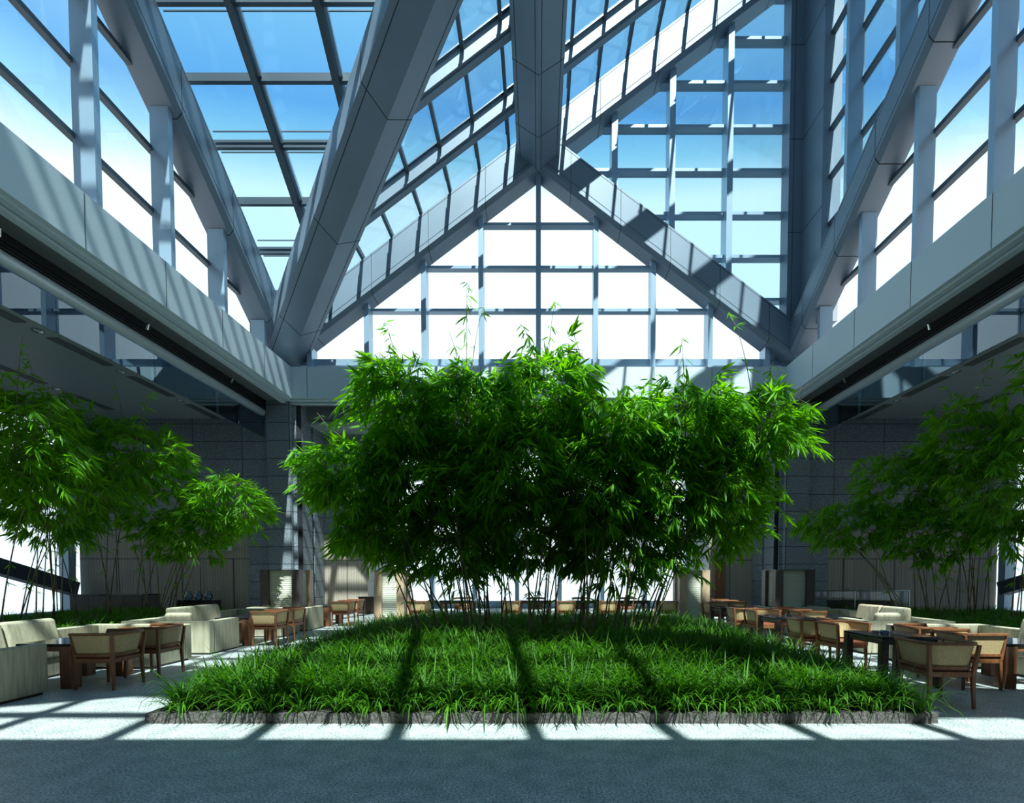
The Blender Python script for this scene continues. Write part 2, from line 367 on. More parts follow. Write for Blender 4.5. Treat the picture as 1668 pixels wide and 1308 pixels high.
# alcove door knob, back window wall
d = struct(empty('door_3', (-7.95, 19.25, 0)))
MB().box(-.42, .38, -.012, .01, .02, 2.04).build('door_leaf', M['ribx'], d)
MB().lathe([(.02, 0), (.02, .03), (.035, .045), (.03, .07), (.01, .075)], 12).build('door_knob', M['chrome'], d).location = (.12, -.012, .82)
d.children[-1].rotation_euler = (math.pi/2, 0, 0)
o = empty('door_4', (7.1, 19.1, 0)); struct(o, 'dark wood leaf standing in the right alcove')
MB().box(-.20, .20, -.06, .06, .0, 2.05).build('door_leaf', M['legwood'], o)
wn = struct(empty('window_3', (0, 22.2, 0)), 'bright window wall at the far end')
MB().box(-6.8, 6.8, -.01, .01, 0, 6.8).build('pane', M['clear'], wn)
for k in range(8): x = -6.75+13.5/7*k; MB().box(x-.09, x+.09, -.25, .1, 0, 7).build('mullion', M['mullion'], wn)
MB().box(-6.8, 6.8, -.15, .1, 3.2, 3.32).build('transom', M['mullion'], wn)
MB().box(-6.8, 6.8, -.15, .1, 0, .3).build('sill', M['mullion'], wn)
struct(MB().box(-17, 17, -7.3, -7, 0, 7.2).build('wall_front', M['granx']))
struct(MB().box(-17, -6.9, 22.3, 22.5, 0, 7.2).build('wall_back', M['granx']))
struct(MB().box(6.9, 17, 22.3, 22.5, 0, 7.2).build('wall_back', M['granx']))

# ================================================================== THE GLASS ROOF
X0 = -9.0; YB = 17.5; ZL = 8.72; ZR = 10.18; K = .74; W_ = 18.0; YE = -.7
def zr(x, y): return ZR+K*max(x-X0, YB-y)
roof = struct(empty('ceiling', (0, 8, 10)), 'sloping glass and steel atrium roof')
roof.location = (0, 0, 0)
# roof panes
def slab(pts, name, mat, parent, th=.02, off=(0, 0, 1)):
    a = [Vector(p) for p in pts]; o = Vector(off)*th
    return MB().prism(a, [p+o for p in a]).build(name, mat, parent)
XR = 9.3; G = .06
slab([(X0-.4, YB+.2, ZR+G-.3), (X0-.4, YE, ZR+G+K*(YB-YE)), (X0+(YB-YE), YE, ZR+G+K*(YB-YE))], 'glass_pane', M['tint'], roof)
slab([(X0-.2, YB+.4, ZR+G-.3), (XR, YB+.4, ZR+G+K*(XR-X0)), (XR, YE, ZR+G+K*(XR-X0)), (X0+(YB-YE), YE, ZR+G+K*(YB-YE))], 'glass_pane', M['tint'], roof)
# facet A (rises towards the camera): purlins parallel to X, rafters up the slope
PUR = .10
for n in range(1, 18):
    y = YB-n; z = ZR+K*n
    MB().bar((X0+.1, y, z-.10), (X0+n-.1, y, z-.10), PUR, .20).build('purlin', M['bar'], roof)
    if n % 2 == 0 and n < 12:
        for s in (-.17, .17):
            MB().bar((X0+.35, y+s, z-.02-K*s), (X0+n-.5, y+s, z-.02-K*s), .022, .03).build('rail', M['bar'], roof)
for k in range(1, 9):
    x = X0+2*k
    b = MB(); b.bar((x, YB-2*k+.05, ZR+K*2*k-.17), (x, YE, ZR+K*(YB-YE)-.17), .15, .34, mi=1)
    b.bar((x+.13, YB-2*k-.1, ZR+K*(2*k+.1)-.06), (x+.13, YE, ZR+K*(YB-YE)-.06), .07, .12)
    b.build('rafter', [M['mullion'], M['bar']], roof)
# facet B (rises to the right)
for n in range(1, 18):
    x = X0+n; z = ZR+K*n
    if n == 9: continue
    MB().bar((x, YB+.1, z-.08), (x, YB-n+.1, z-.08), PUR, .16).build('purlin', M['bar'], roof)
for k in range(1, 9):
    y = YB-.1-2.03*k; xs_ = X0+(YB-y)
    b = MB(); p = (xs_, y, ZR+K*(YB-y)-.30); q = (XR, y, ZR+K*(XR-X0)-.30)
    n_ = Vector((K, 0, -1)).normalized()
    b.bar(p, q, .14, .62, up=(0, 1, 0)) if False else b.bar(p, q, .20, .50)
    b.bar((p[0], y-.10, p[2]-.22), (q[0], y-.10, q[2]-.22), .16, .05)
    b.build('rafter', M['panel'], roof)
    MB().bar((p[0], y-.02, p[2]+.30), (q[0], y-.02, q[2]+.30), .34, .03).build('gutter_rail', M['chrome'], roof)
    for j in range(int((XR-xs_))):
        xx = xs_+.8+j
        if xx > 5: break
        MB().tube([(xx, y+.2, ZR+K*(xx-X0)-.03), (xx, y+1.2, ZR+K*(xx-X0)-.03)], .014, 5).tube([(xx-.06, y+.25, ZR+K*(xx-X0)-.1), (xx+.06, y+.25, ZR+K*(xx-X0)-.0)], .02, 5).build('tie_rod', M['bar'], roof)
# big beams: cross-sections given as (offset, z)
def seams(b, p0, p1, sec, fr):
    pass
def big(name, p0, p1, sec, axis, seam_at=(), joints=0, parent=roof):
    """beam from p0 to p1 with vertical-plane section; axis = unit horizontal vector of the offset"""
    ax = Vector(axis).normalized(); p0 = Vector(p0); p1 = Vector(p1)
    P = lambda c, o, z: c+ax*o+Vector((0, 0, z))
    o = MB().prism([P(p0, *q) for q in sec], [P(p1, *q) for q in sec]).build(name, M['panel'], parent)
    if seam_at or joints:
        b = MB(); d = (p1-p0); L = d.length; dn = d.normalized()
        cz = sum(q[1] for q in sec)/len(sec); co = sum(q[0] for q in sec)/len(sec)
        def outp(c, o_, z_):   # 4 mm proud of the surface
            v = Vector((o_-co, z_-cz)).normalized()*.004; return P(c, o_+v.x, z_+v.y)
        for (i, fr) in seam_at:
            a_, b_ = sec[i], sec[(i+1) % len(sec)]; e = (b_[0]-a_[0], b_[1]-a_[1]); el = math.hypot(*e); hw = .010
            f0 = fr-hw/el; f1 = fr+hw/el
            q0 = (a_[0]+e[0]*f0, a_[1]+e[1]*f0); q1 = (a_[0]+e[0]*f1, a_[1]+e[1]*f1)
            b.prism([outp(p0, *q0), outp(p0, *q1), P(p0, *q1), P(p0, *q0)], [outp(p1, *q0), outp(p1, *q1), P(p1, *q1), P(p1, *q0)])
        for j in range(1, joints+1):
            c0 = p0+d*((j-.35)/(joints+.3))-dn*.010; c1 = c0+dn*.020
            b.prism([outp(c0, *q) for q in sec], [outp(c1, *q) for q in sec])
        b.build('panel_joint', M['seam'], parent)
    return o
# valley beam along the diagonal
big('valley_beam', (-9.15, 17.6, ZL-.1-K*.4), (-9.15+17.3, 17.6-17.3, ZL-.1+K*16.9), [(0, 0), (.66, .42), (.66, 1.25), (-.66, 1.25), (-.66, .42)], (1, 1, 0),
    seam_at=((0, .80), (4, .20)), joints=8)
# ridge beam
big('ridge_beam', (0, 17.0, ZL+K*8.9-.1), (0, YB-9+.3, ZL+K*8.9-.1), [(0, 0), (.72, .45), (.72, 1.3), (-.72, 1.3), (-.72, .45)], (1, 0, 0),
    seam_at=((0, .12), (4, .88), (0, .85), (4, .15)), joints=4)
# back wall: edge beam rising left to right, brace falling right
secB = [(-.52, .0), (-.52, .16), (-.40, .16) , (-.40, 1.33), (.55, 1.33), (.55, .0)]
secB = [(-.40, .0), (-.52, .14), (-.52, 1.33), (.22, 1.33), (.22, 0)]
YG = 17.45
big('edge_beam', (-8.9, YG, ZL), (9.2, YG, ZL+K*18.1), secB, (0, 1, 0), seam_at=((1, .14), (1, .93)), joints=9)
big('brace_beam', (0, YG+.01, ZL+K*8.9), (9.0, YG+.01, ZL-.07), secB, (0, 1, 0), seam_at=((1, .14), (1, .93)), joints=5)
# left wall edge beam, right wall brace beam (rise towards the camera)
secL = [(.40, .0), (.52, .14), (.52, 1.33), (-.22, 1.33), (-.22, 0)]
big('edge_beam', (-9.15, 17.3, ZL), (-9.15, YE, ZL+K*(17.3-YE)), secL, (1, 0, 0), seam_at=((1, .14), (1, .93)), joints=9)
secR = [(-.40, .0), (-.52, .14), (-.52, 1.1), (.22, 1.1), (.22, 0)]
big('brace_beam', (9.15, 17.3, ZL), (9.15, 8.4, ZL+K*8.9), secR, (1, 0, 0), seam_at=((1, .14), (1, .90)), joints=5)
big('brace_beam', (9.15, 8.4, ZL+K*8.9), (9.15, YE, ZL), secR, (1, 0, 0), seam_at=((1, .14), (1, .90)), joints=5)
big('edge_beam', (9.2, YE, ZL+K*18.1), (9.2, YG, ZL+K*18.1), secR, (1, 0, 0))
big('edge_beam', (-8.9, YE, ZL+K*18), (9.2, YE, ZL+K*18), [(-.4, 0), (-.4, 1.3), (.4, 1.3), (.4, 0)], (0, 1, 0))
for sx in (-1, 1):
    big('brace_beam', (0, YE-.2, ZL+K*8.9), (sx*9.0, YE-.2, ZL), [(.40, .0), (.52, .14), (.52, 1.33), (-.50, 1.33), (-.50, 0)], (0, 1, 0))
# corner column (concave lining in the back right corner)
b = MB(); b.box(8.55, 9.6, 17.08, 17.6, ZL+.2, 24); b.box(9.02, 9.6, 15.9, 17.1, ZL+.9, 24)
b.build('corner_column', M['panel'], roof)
b = MB()
for z in (13.2, 16.3, 19.4): b.box(8.545, 9.61, 17.075, 17.09, z, z+.02); b.box(9.015, 9.03, 15.89, 17.1, z, z+.02)
b.box(8.70, 8.715, 17.075, 17.09, ZL, 24); b.build('panel_joint', M['seam'], roof)
# bottom rail structure behind the fascia
b = MB(); b.box(-9.6, 9.6, 17.5, 17.75, 8.9, 9.12); b.build('bottom_rail', M['mullion'], roof)
# --- glazed walls
ZROW = [9.25, 10.82, 12.30, 13.78]
def win(n, label): return struct(empty('window_%d' % n, (0, 0, 0)), label)
# back gable (white, clear glass)
wb = win(4, 'clear glazed gable below the roof edge and brace')
slab([(-9.3, 17.62, 8.6), (9.3, 17.62, 8.6), (9.3, 17.62, 9.4), (0, 17.62, ZL+K*9+.1), (-9.3, 17.62, 9.4)], 'pane', M['clear'], wb, .02, (0, 1, 0))
for k in range(-4, 5):
    x = 2.0*k; zt = ZL+K*(8.9-abs(x))+.05
    MB().box(x-.085, x+.085, 17.25, 17.7, 8.5, zt).build('mullion', M['mullion'], wb)
for k, z in enumerate(ZROW[1:4]):
    hw = 8.9-(z-ZL)/K-.02
    MB().box(-hw, hw, 17.48, 17.72, z-.05, z+.05).build('transom', M['mullion'], wb)
# upper back wall (tinted)
wu = win(5, 'blue tinted glazed wall between the ascending edge beam and the brace')
slab([(0, 17.62, ZL+K*9+.3), (9.2, 17.62, ZL+.6), (9.2, 17.62, ZL+K*18+.6)], 'pane', M['tint'], wu, .02, (0, 1, 0))
for x in (2.62, 4.6, 6.58):
    MB().box(x-.10, x+.10, 17.18, 17.7, ZL+K*(8.9-x)+.5, ZL+K*(8.9+x)+.3).build('mullion', M['mullion'], wu)
for k in range(1, 9):
    z = 9.68+1.475*k-.0
    x0 = max(abs(z-(ZL+K*8.9)-.7)/K-.3, .2)
    MB().box(x0, 8.7, 17.42, 17.72, z-.05, z+.05).build('transom', M['mullion'], wu)
MB().box(8, 8.7, 17.42, 17.72, 9.63, 9.73).build('transom', M['mullion'], wu)
# left wall
wl = win(6, 'left glazed wall with tall white fins under the sloping edge beam')
slab([(-9.3, 17.5, 8.6), (-9.3, YE, 8.6), (-9.3, YE, ZL+K*(17.5-YE)), (-9.3, 17.5, ZL+.2)], 'pane', M['clear'], wl, .02, (-1, 0, 0))
LF = [16.02-1.99*k for k in range(9)]
for y in LF:
    zt = ZL+K*(17.3-y)+.02
    MB().box(-9.27, -8.83, y-.07, y+.07, 8.5, zt).build('fin', M['mullion'], wl)
    MB().box(-9.38, -9.2, y+.07, y+.17, 8.5, zt).build('mullion', M['bar'], wl)
    b = MB()
    for z in (8.9, 10.2, 11.65, 13.1):
        if z < zt-.4: b.box(-9.2, -9.1, y+.07, y+.12, z-.13, z+.13)
    b.build('bracket', M['bar'], wl)
for k in range(9):
    z = 10.2+1.45*k; y0 = 17.3-(z-ZL)/K+.3
    if y0 > YE: MB().box(-9.36, -9.22, YE, y0, z-.055, z+.055).build('transom', M['bar'], wl)
# right wall: lower clear, upper tinted
wr = win(7, 'right glazed wall of tall fins above and below the sloping brace')
def zbr(y): return ZL+K*min(17.3-y, y-YE)
slab([(9.3, 17.5, 8.6), (9.3, YE, 8.6), (9.3, YE, ZL), (9.3, 8.4, ZL+K*8.9+.1), (9.3, 17.5, ZL)], 'pane', M['clear'], wr, .02, (1, 0, 0))
slab([(9.3, 17.3, ZL+.5), (9.3, 8.4, ZL+K*8.9+.6), (9.3, YE, ZL+.5), (9.3, YE, 24), (9.3, 17.3, 24)], 'pane', M['tint'], wr, .02, (1, 0, 0))
for k in range(7):
    y = 13.72-1.95*k; MB().box(8.87, 9.27, y-.07, y+.07, 8.5, zbr(y)+.02).build('fin', M['mullion'], wr)
    MB().box(9.2, 9.38, y+.07, y+.17, 8.5, zbr(y)).build('mullion', M['bar'], wr)
MB().box(8.87, 9.27, 15.6, 15.74, 8.5, zbr(15.67)).build('fin', M['mullion'], wr)
for k in range(7):
    y = 14.42-2.0*k; MB().box(8.84, 9.27, y-.07, y+.07, zbr(y)+1, 23.5).build('fin', M['mullion'], wr)
    MB().box(9.2, 9.38, y+.07, y+.17, zbr(y)+1, 23.5).build('mullion', M['bar'], wr)
    b = MB()
    for j in range(9):
        if 11.1+1.475*j > zbr(y)+1.3: b.box(9.1, 9.2, y+.07, y+.12, 11.1+1.475*j-.12, 11.1+1.475*j+.12)
    b.build('bracket', M['bar'], wr)
for k in range(9):
    z = 11.16+1.475*k; MB().box(9.22, 9.36, max(YE, 17.3-(z-ZL-.9)/K) if z > ZL+K*8.9+1 else 17.3-(z-ZL-.9)/K, 16.0, z-.055, z+.055).build('transom', M['bar'], wr)
for k in range(4):
    z = 10.35+1.45*k; y1 = 17.3-(z-ZL)/K+.3; y0 = YE+(z-ZL)/K-.3
    if y1 > y0: MB().box(9.22, 9.36, y0, y1, z-.055, z+.055).build('transom', M['bar'], wr)
# front wall behind the camera
wf = win(8, 'glazed wall above the opening edge behind the viewpoint')
slab([(-9.3, YE-.35, 8.6), (9.3, YE-.35, 8.6), (9.3, YE-.35, 24), (-9.3, YE-.35, 24)], 'pane', M['tint'], wf, .02, (0, -1, 0))
for k in range(-7, 8): MB().box(-.44+1.27*k-.07, -.44+1.27*k+.07, YE-.5, YE-.25, 8.5, 23).build('mullion', M['mullion'], wf)
for k in range(9): MB().box(-9.2, 9.2, YE-.42, YE-.25, 10.6+1.5*k-.05, 10.6+1.5*k+.05).build('transom', M['mullion'], wf)


# ================================================================== PLANTING BEDS AND GRASS
rng = np.random.default_rng(7)
def grass_field(name, x0, x1, y0, y1, hfun, n, label, over=.0, lens=(.28, .54), parent=None):
    """arching strap leaves growing in tufts"""
    nt_ = max(1, n//34); tx = rng.uniform(x0, x1, nt_); ty = rng.uniform(y0, y1, nt_)
    i = rng.integers(0, nt_, n); az = rng.uniform(0, 2*np.pi, n); rr0 = np.abs(rng.normal(0, .045, n)); bx = tx[i]+rr0*np.cos(az); by = ty[i]+rr0*np.sin(az); az = az+rng.normal(0, .35, n)
    bx = np.clip(bx, x0, x1); by = np.clip(by, y0, y1); bz = hfun(bx, by)
    L = rng.uniform(*lens, n)*rng.uniform(.8, 1.2, nt_)[i]; wd = rng.uniform(.006, .0115, n)
    dx, dy = np.cos(az), np.sin(az); th0 = np.radians(rng.uniform(52, 88, n)); dth = np.radians(rng.uniform(35, 165, n))
    px = np.zeros(n); pz = np.zeros(n); P_ = [(bx, by, bz)]
    for k in range(4):
        th = th0-dth*((k+.5)/4)**1.3; px = px+np.cos(th)*L/4; pz = pz+np.sin(th)*L/4
        P_.append((bx+dx*px, by+dy*px, bz+pz))
    verts = np.zeros((n, 9, 3), np.float32)
    for k in range(4):
        w_ = wd*(1, .95, .8, .5)[k]
        for q, sgn in ((0, -1), (1, 1)):
            verts[:, 2*k+q, 0] = P_[k][0]-dy*w_*sgn; verts[:, 2*k+q, 1] = P_[k][1]+dx*w_*sgn; verts[:, 2*k+q, 2] = P_[k][2]
    verts[:, 8] = np.stack(P_[4], 1)
    base = (np.arange(n)*9)[:, None]
    q = np.array([[0, 1, 3, 2], [2, 3, 5, 4], [4, 5, 7, 6]])
    quads = (base[:, :, None]+q[None]).reshape(-1, 4); tris = base+np.array([[6, 7, 8]])
    me = bpy.data.meshes.new(name); nv = n*9
    me.vertices.add(nv); me.vertices.foreach_set('co', verts.reshape(-1))
    lt = np.concatenate([quads.reshape(-1), tris.reshape(-1)]); me.loops.add(len(lt)); me.loops.foreach_set('vertex_index', lt.astype(np.int32))
    nf = len(quads)+len(tris); me.polygons.add(nf)
    st = np.concatenate([np.arange(len(quads))*4, len(quads)*4+np.arange(len(tris))*3]); me.polygons.foreach_set('loop_start', st.astype(np.int32))
    me.update(calc_edges=True); me.validate(); me.materials.append(M['grass'])
    o = bpy.data.objects.new(name, me); COL.objects.link(o)
    tag(o, label, 'grass', kind='stuff')
    return o
CX0, CX1, CY0, CY1 = -3.86, 3.92, 4.74, 11.9
def hmid(x, y):
    e = np.minimum(np.minimum(x-CX0, CX1-x), np.minimum(y-CY0, CY1-y))
    return .07+.30*np.clip(e/1.6, 0, 1)**.8
def soil_mesh(x0, x1, y0, y1, hf, nx, ny):
    b = MB(); vs = []
    for j in range(ny+1):
        for i in range(nx+1):
            x = x0+(x1-x0)*i/nx; y = y0+(y1-y0)*j/ny; vs.append((x, y, float(hf(np.array(x), np.array(y)))))
    fs = [(j*(nx+1)+i, j*(nx+1)+i+1, (j+1)*(nx+1)+i+1, (j+1)*(nx+1)+i) for j in range(ny) for i in range(nx)]
    return b.poly(vs, fs)
pl = empty('planter', (0, 0, 0)); tag(pl, 'large low square planting bed with rough stone kerb in the middle of the floor', 'planter')
b = MB()
for i in range(13):
    x = CX0+(CX1-CX0)*i/13; b.box(x+.003, x+(CX1-CX0)/13-.003, CY0-.02, CY0+.10, 0, .10)
b.box(CX0, CX1, CY1-.1, CY1, 0, .10); b.box(CX0, CX0+.1, CY0+.1, CY1-.1, 0, .10); b.box(CX1-.1, CX1, CY0+.1, CY1-.1, 0, .10)
b.build('kerb', M['kerb'], pl)
soil_mesh(CX0+.1, CX1-.1, CY0+.1, CY1-.1, lambda x, y: hmid(x, y), 24, 24).build('soil', M['soil'], pl)
grass_field('lily_turf', CX0+.05, CX1-.05, CY0+.03, CY1-.1, hmid, 90000, 'dense arching green lily turf covering the central planting bed')
for s in (-1, 1):
    side = 'left' if s < 0 else 'right'
    pb = empty('planter', (0, 0, 0)); tag(pb, 'raised planting bed on the %s behind the sofas, mostly hidden by its grass' % side, 'planter')
    x0, x1 = sorted((s*8.9, s*13.3)); b = MB(); y0, y1 = 3.0, 14.6
    b.box(x0, x1, y0, y0+.12, 0, .38); b.box(x0, x1, y1-.12, y1, 0, .38); b.box(x0, x0+.12, y0+.12, y1-.12, 0, .38); b.box(x1-.12, x1, y0+.12, y1-.12, 0, .38)
    b.build('kerb', M['kerb'], pb)
    MB().box(x0+.12, x1-.12, y0+.12, y1-.12, .28, .34).build('soil', M['soil'], pb)
    grass_field('lily_turf', x0+.08, x1-.08, y0+.1, y1-.1, lambda x, y: .33+0*x, 28000, 'dark green lily turf filling the %s planting bed' % side, lens=(.2, .36))

# ================================================================== BAMBOO
def leaves_mesh(name, P0, D, Ls, parent, mat):
    """lanceolate leaves: origin, direction, length"""
    n = len(P0); D = D/np.linalg.norm(D, axis=1)[:, None]
    r = rng.normal(0, 1, (n, 3)); S = np.cross(D, np.array([0, 0, 1.0])+.55*r); S /= np.linalg.norm(S, axis=1)[:, None]+1e-9
    w_ = (Ls*rng.uniform(.055, .085, n))[:, None]; L = Ls[:, None]; g = np.array([0, 0, -1.0])
    v = np.zeros((n, 6, 3)); dr = rng.uniform(.05, .25, n)[:, None]*L
    v[:, 0] = P0; m_ = P0+D*L*.33+g*dr*.15; v[:, 1] = m_-S*w_; v[:, 2] = m_+S*w_
    m_ = P0+D*L*.68+g*dr*.5; v[:, 3] = m_-S*w_*.75; v[:, 4] = m_+S*w_*.75; v[:, 5] = P0+D*L+g*dr
    base = (np.arange(n)*6)[:, None]
    t1 = base+np.array([[0, 2, 1]]); t2 = base+np.array([[3, 4, 5]]); q = base+np.array([[1, 2, 4, 3]])
    me = bpy.data.meshes.new(name); me.vertices.add(n*6); me.vertices.foreach_set('co', v.astype(np.float32).reshape(-1))
    lt = np.concatenate([t1.reshape(-1), t2.reshape(-1), q.reshape(-1)]); me.loops.add(len(lt)); me.loops.foreach_set('vertex_index', lt.astype(np.int32))
    me.polygons.add(3*n); me.polygons.foreach_set('loop_start', np.concatenate([np.arange(2*n)*3, 6*n+np.arange(n)*4]).astype(np.int32))
    me.update(calc_edges=True); me.validate(); me.materials.append(mat)
    o = bpy.data.objects.new(name, me); COL.objects.link(o); o.parent = parent
    return o
def bamboo(base, lobe, rad, nfan, label, group, culms=4, whip=None, spread=.22, leaf=(.19, .33), bz=.3):
    """one clump: culms rising from base into a leafy crown (ellipsoid lobe, radii rad)"""
    bx, by = base; c = np.array(lobe, float); R = np.array(rad, float)
    root = empty('bamboo', (bx, by, bz)); tag(root, label, 'bamboo', group); off = np.array([bx, by, bz])
    b = MB(); cur = []
    for k in range(culms):
        a = rng.uniform(0, 6.28); p0 = np.array([bx+spread*math.cos(a), by+spread*math.sin(a), bz-.05])
        tip = c+R*rng.normal(0, .42, 3)*np.array([1, 1, .6])+np.array([0, 0, R[2]*.5])
        mid = p0+(tip-p0)*np.array([.28, .28, .58])
        pts = [(1-t)**2*p0+2*t*(1-t)*mid+t*t*tip for t in np.linspace(0, 1, 13)]
        cur.append(pts)
        rr = []; ps = []
        for j, p in enumerate(pts):
            r0 = .014*(1-.72*j/12)*rng.uniform(.85, 1.1); ps.append(p-off); rr.append(r0)
            if j < 12:
                nx_ = pts[j+1]; ps.append(p+(nx_-p)*.94-off); rr.append(r0*.93); ps.append(p+(nx_-p)*.97-off); rr.append(r0*1.25)
        b.tube(ps, rr, 6)
    if whip:
        for (wx, wy, wz) in whip:
            tip = np.array([wx, wy, wz]); p0 = c+np.array([0, 0, -.3]); mid = p0+(tip-p0)*np.array([.35, .35, .75])
            pts = [(1-t)**2*p0+2*t*(1-t)*mid+t*t*tip for t in np.linspace(0, 1, 12)]; cur.append(pts)
            b.tube([p-off for p in pts], [.009-.0006*j for j in range(12)], 5)
    P0 = []; D = []; LS = []; tw = MB()
    def fan(p, d, sc_=1.0, k=None):
        k = k or int(rng.integers(5, 9)); d = d/np.linalg.norm(d)
        h = np.cross(d, np.array([0, 0, 1.0])+rng.normal(0, .3, 3)); h /= np.linalg.norm(h)+1e-9
        ang = np.linspace(-1.15, 1.15, k)+rng.normal(0, .12, k); dr_ = rng.uniform(.1, .6)
        for a_ in ang:
            q = d*math.cos(a_)+h*math.sin(a_)+rng.normal(0, .10, 3); q[2] -= dr_+.25*abs(a_)
            P0.append(p-off+rng.normal(0, .012, 3)); D.append(q); LS.append(rng.uniform(*leaf)*sc_*(1-.22*abs(a_)))
    allp = np.array([p for pts in cur[:culms] for p in pts[5:]])
    for k in range(int(nfan*.62)):
        u = rng.normal(0, 1, 3); u /= np.linalg.norm(u); rr_ = rng.uniform(.35, 1.0)**.5*rng.uniform(.8, 1.12)*(1.22 if rng.uniform() < .12 else 1)
        p = c+R*u*rr_
        if p[2] < bz+.75: p[2] = bz+.75+rng.uniform(0, .3)
        dd = np.linalg.norm(allp-p, axis=1); a = allp[dd.argmin()]
        out_ = (p-c)*np.array([1, 1, .3])+np.array([0, 0, .08]); out_ = out_/np.linalg.norm(out_)+rng.normal(0, .35, 3); out_[2] -= .25
        m_ = (a+p)/2+np.array([0, 0, .12])
        tw.tube([a-off, m_-off, p-off], [.0045, .0035, .002], 3, cap=False)
        for j in range(3):
            fan(p+(m_-p)*.28*j+rng.normal(0, .03, 3), out_+rng.normal(0, .3, 3))
    for pts in cur[culms:]:
        for j in range(4, 12):
            if rng.uniform() < .8:
                a = rng.uniform(0, 6.28); fan(pts[j], np.array([math.cos(a), math.sin(a), .1]), .8, 4)
    for j in range(10):     # a few leaves low on the stems
        pts = cur[int(rng.integers(0, culms))]; a = rng.uniform(0, 6.28); fan(pts[int(rng.integers(3, 6))], np.array([math.cos(a), math.sin(a), 0]), .6, 3)
    b.build('culm', M['culm'], root, smooth=True); tw.build('twig', M['culm'], root, fix=False)
    leaves_mesh('foliage', np.array(P0), np.array(D), np.array(LS), root, M['leaf'])
    return root
gC = 'bamboo clumps of the central thicket'
mid_l = [
 ((-1.35, 8.6), (-2.15, 7.9, 4.1), (.88, 1.1, .68), 300, 'upper left bamboo crown of the central thicket, in front of the pale fascia', [(-2.6, 8.3, 5.75), (-2.15, 8.6, 5.3)]),
 ((-.85, 9.2), (-1.2, 8.2, 4.1), (.95, 1.2, .68), 330, 'bamboo with the tallest wispy shoot rising against the white gable', [(-1.25, 8.7, 6.6), (-.95, 8.6, 6.1), (-1.6, 8.8, 5.8)]),
 ((.15, 9.2), (.1, 8.1, 4.32), (.95, 1.25, .72), 360, 'tallest leafy bamboo crown at the centre of the thicket below the gable apex', [(.3, 8.6, 6.2), (-.3, 8.8, 5.9)]),
 ((.8, 8.8), (1.25, 8.0, 3.75), (.95, 1.2, .60), 300, 'lower bamboo crown right of the tallest centre crown', None),
 ((1.3, 8.9), (2.4, 8.0, 3.85), (.90, 1.15, .62), 300, 'bamboo crown with a thin shoot crossing the pale fascia right of centre', [(2.4, 8.3, 5.4)]),
 ((1.75, 8.4), (3.62, 8.1, 3.85), (.80, .9, .58), 260, 'rightmost arching bamboo crown overhanging the grass toward the right pier', [(3.2, 8.3, 5.85), (3.9, 8.2, 5.0)]),
 ((-1.7, 7.9), (-3.05, 7.9, 3.0), (.80, .85, .60), 260, 'leftmost bamboo branch reaching out toward the left pier', [(-3.6, 8.0, 4.1)]),
 ((-1.1, 7.6), (-1.9, 8.2, 3.1), (1.1, 1.1, .9), 380, 'bamboo in the left middle of the thicket, hanging bright leaf fans', None),
 ((-.25, 7.7), (-.45, 8.0, 3.2), (1.15, 1.2, .9), 420, 'front bamboo at the centre of the thicket with bright green top leaves', None),
 ((.6, 7.6), (1.0, 8.3, 3.0), (1.1, 1.1, 1.0), 380, 'dark bamboo right of centre at the front of the thicket', None),
 ((1.3, 7.9), (2.3, 8.3, 3.0), (1.0, 1.0, .95), 360, 'bamboo on the right front of the thicket over sunlit grass', None),
 ((1.6, 8.1), (3.35, 8.5, 2.75), (.75, .8, .9), 240, 'bamboo with hanging leaves at the lower right edge of the thicket', None),
 ((-1.5, 8.3), (-2.75, 8.6, 2.2), (.85, .9, .6), 220, 'low bamboo foliage at the lower left edge of the thicket', None),
 ((0.0, 8.7), (0.0, 8.9, 2.3), (1.9, 1.2, .8), 420, 'inner shaded bamboo low in the middle of the thicket', None),
 ((-.9, 8.0), (-1.5, 8.7, 2.0), (1.4, 1.1, .7), 300, 'low hanging bamboo foliage left of centre above the shaded stems', None),
 ((1.0, 8.2), (1.5, 8.8, 2.0), (1.6, 1.1, .7), 300, 'low hanging bamboo foliage right of centre above the shaded stems', None),
 ((-.6, 9.6), (-1.2, 9.5, 3.2), (1.3, .9, 1.1), 260, 'rear bamboo behind the left half of the thicket', None),
 ((.9, 9.6), (1.6, 9.4, 3.1), (1.4, .9, 1.1), 260, 'rear bamboo behind the right half of the thicket', None)]
def near(p): return (p[0]*.92, p[1]*.92, 1.45+(p[2]-1.45)*.92)
for ba, lo, ra, nf, lb, wh in mid_l: bamboo((ba[0]*.92, ba[1]*.92), near(lo), [q_*.92 for q_ in ra], nf, lb, gC, culms=4, whip=[near(q_) for q_ in wh] if wh else None, bz=.38)
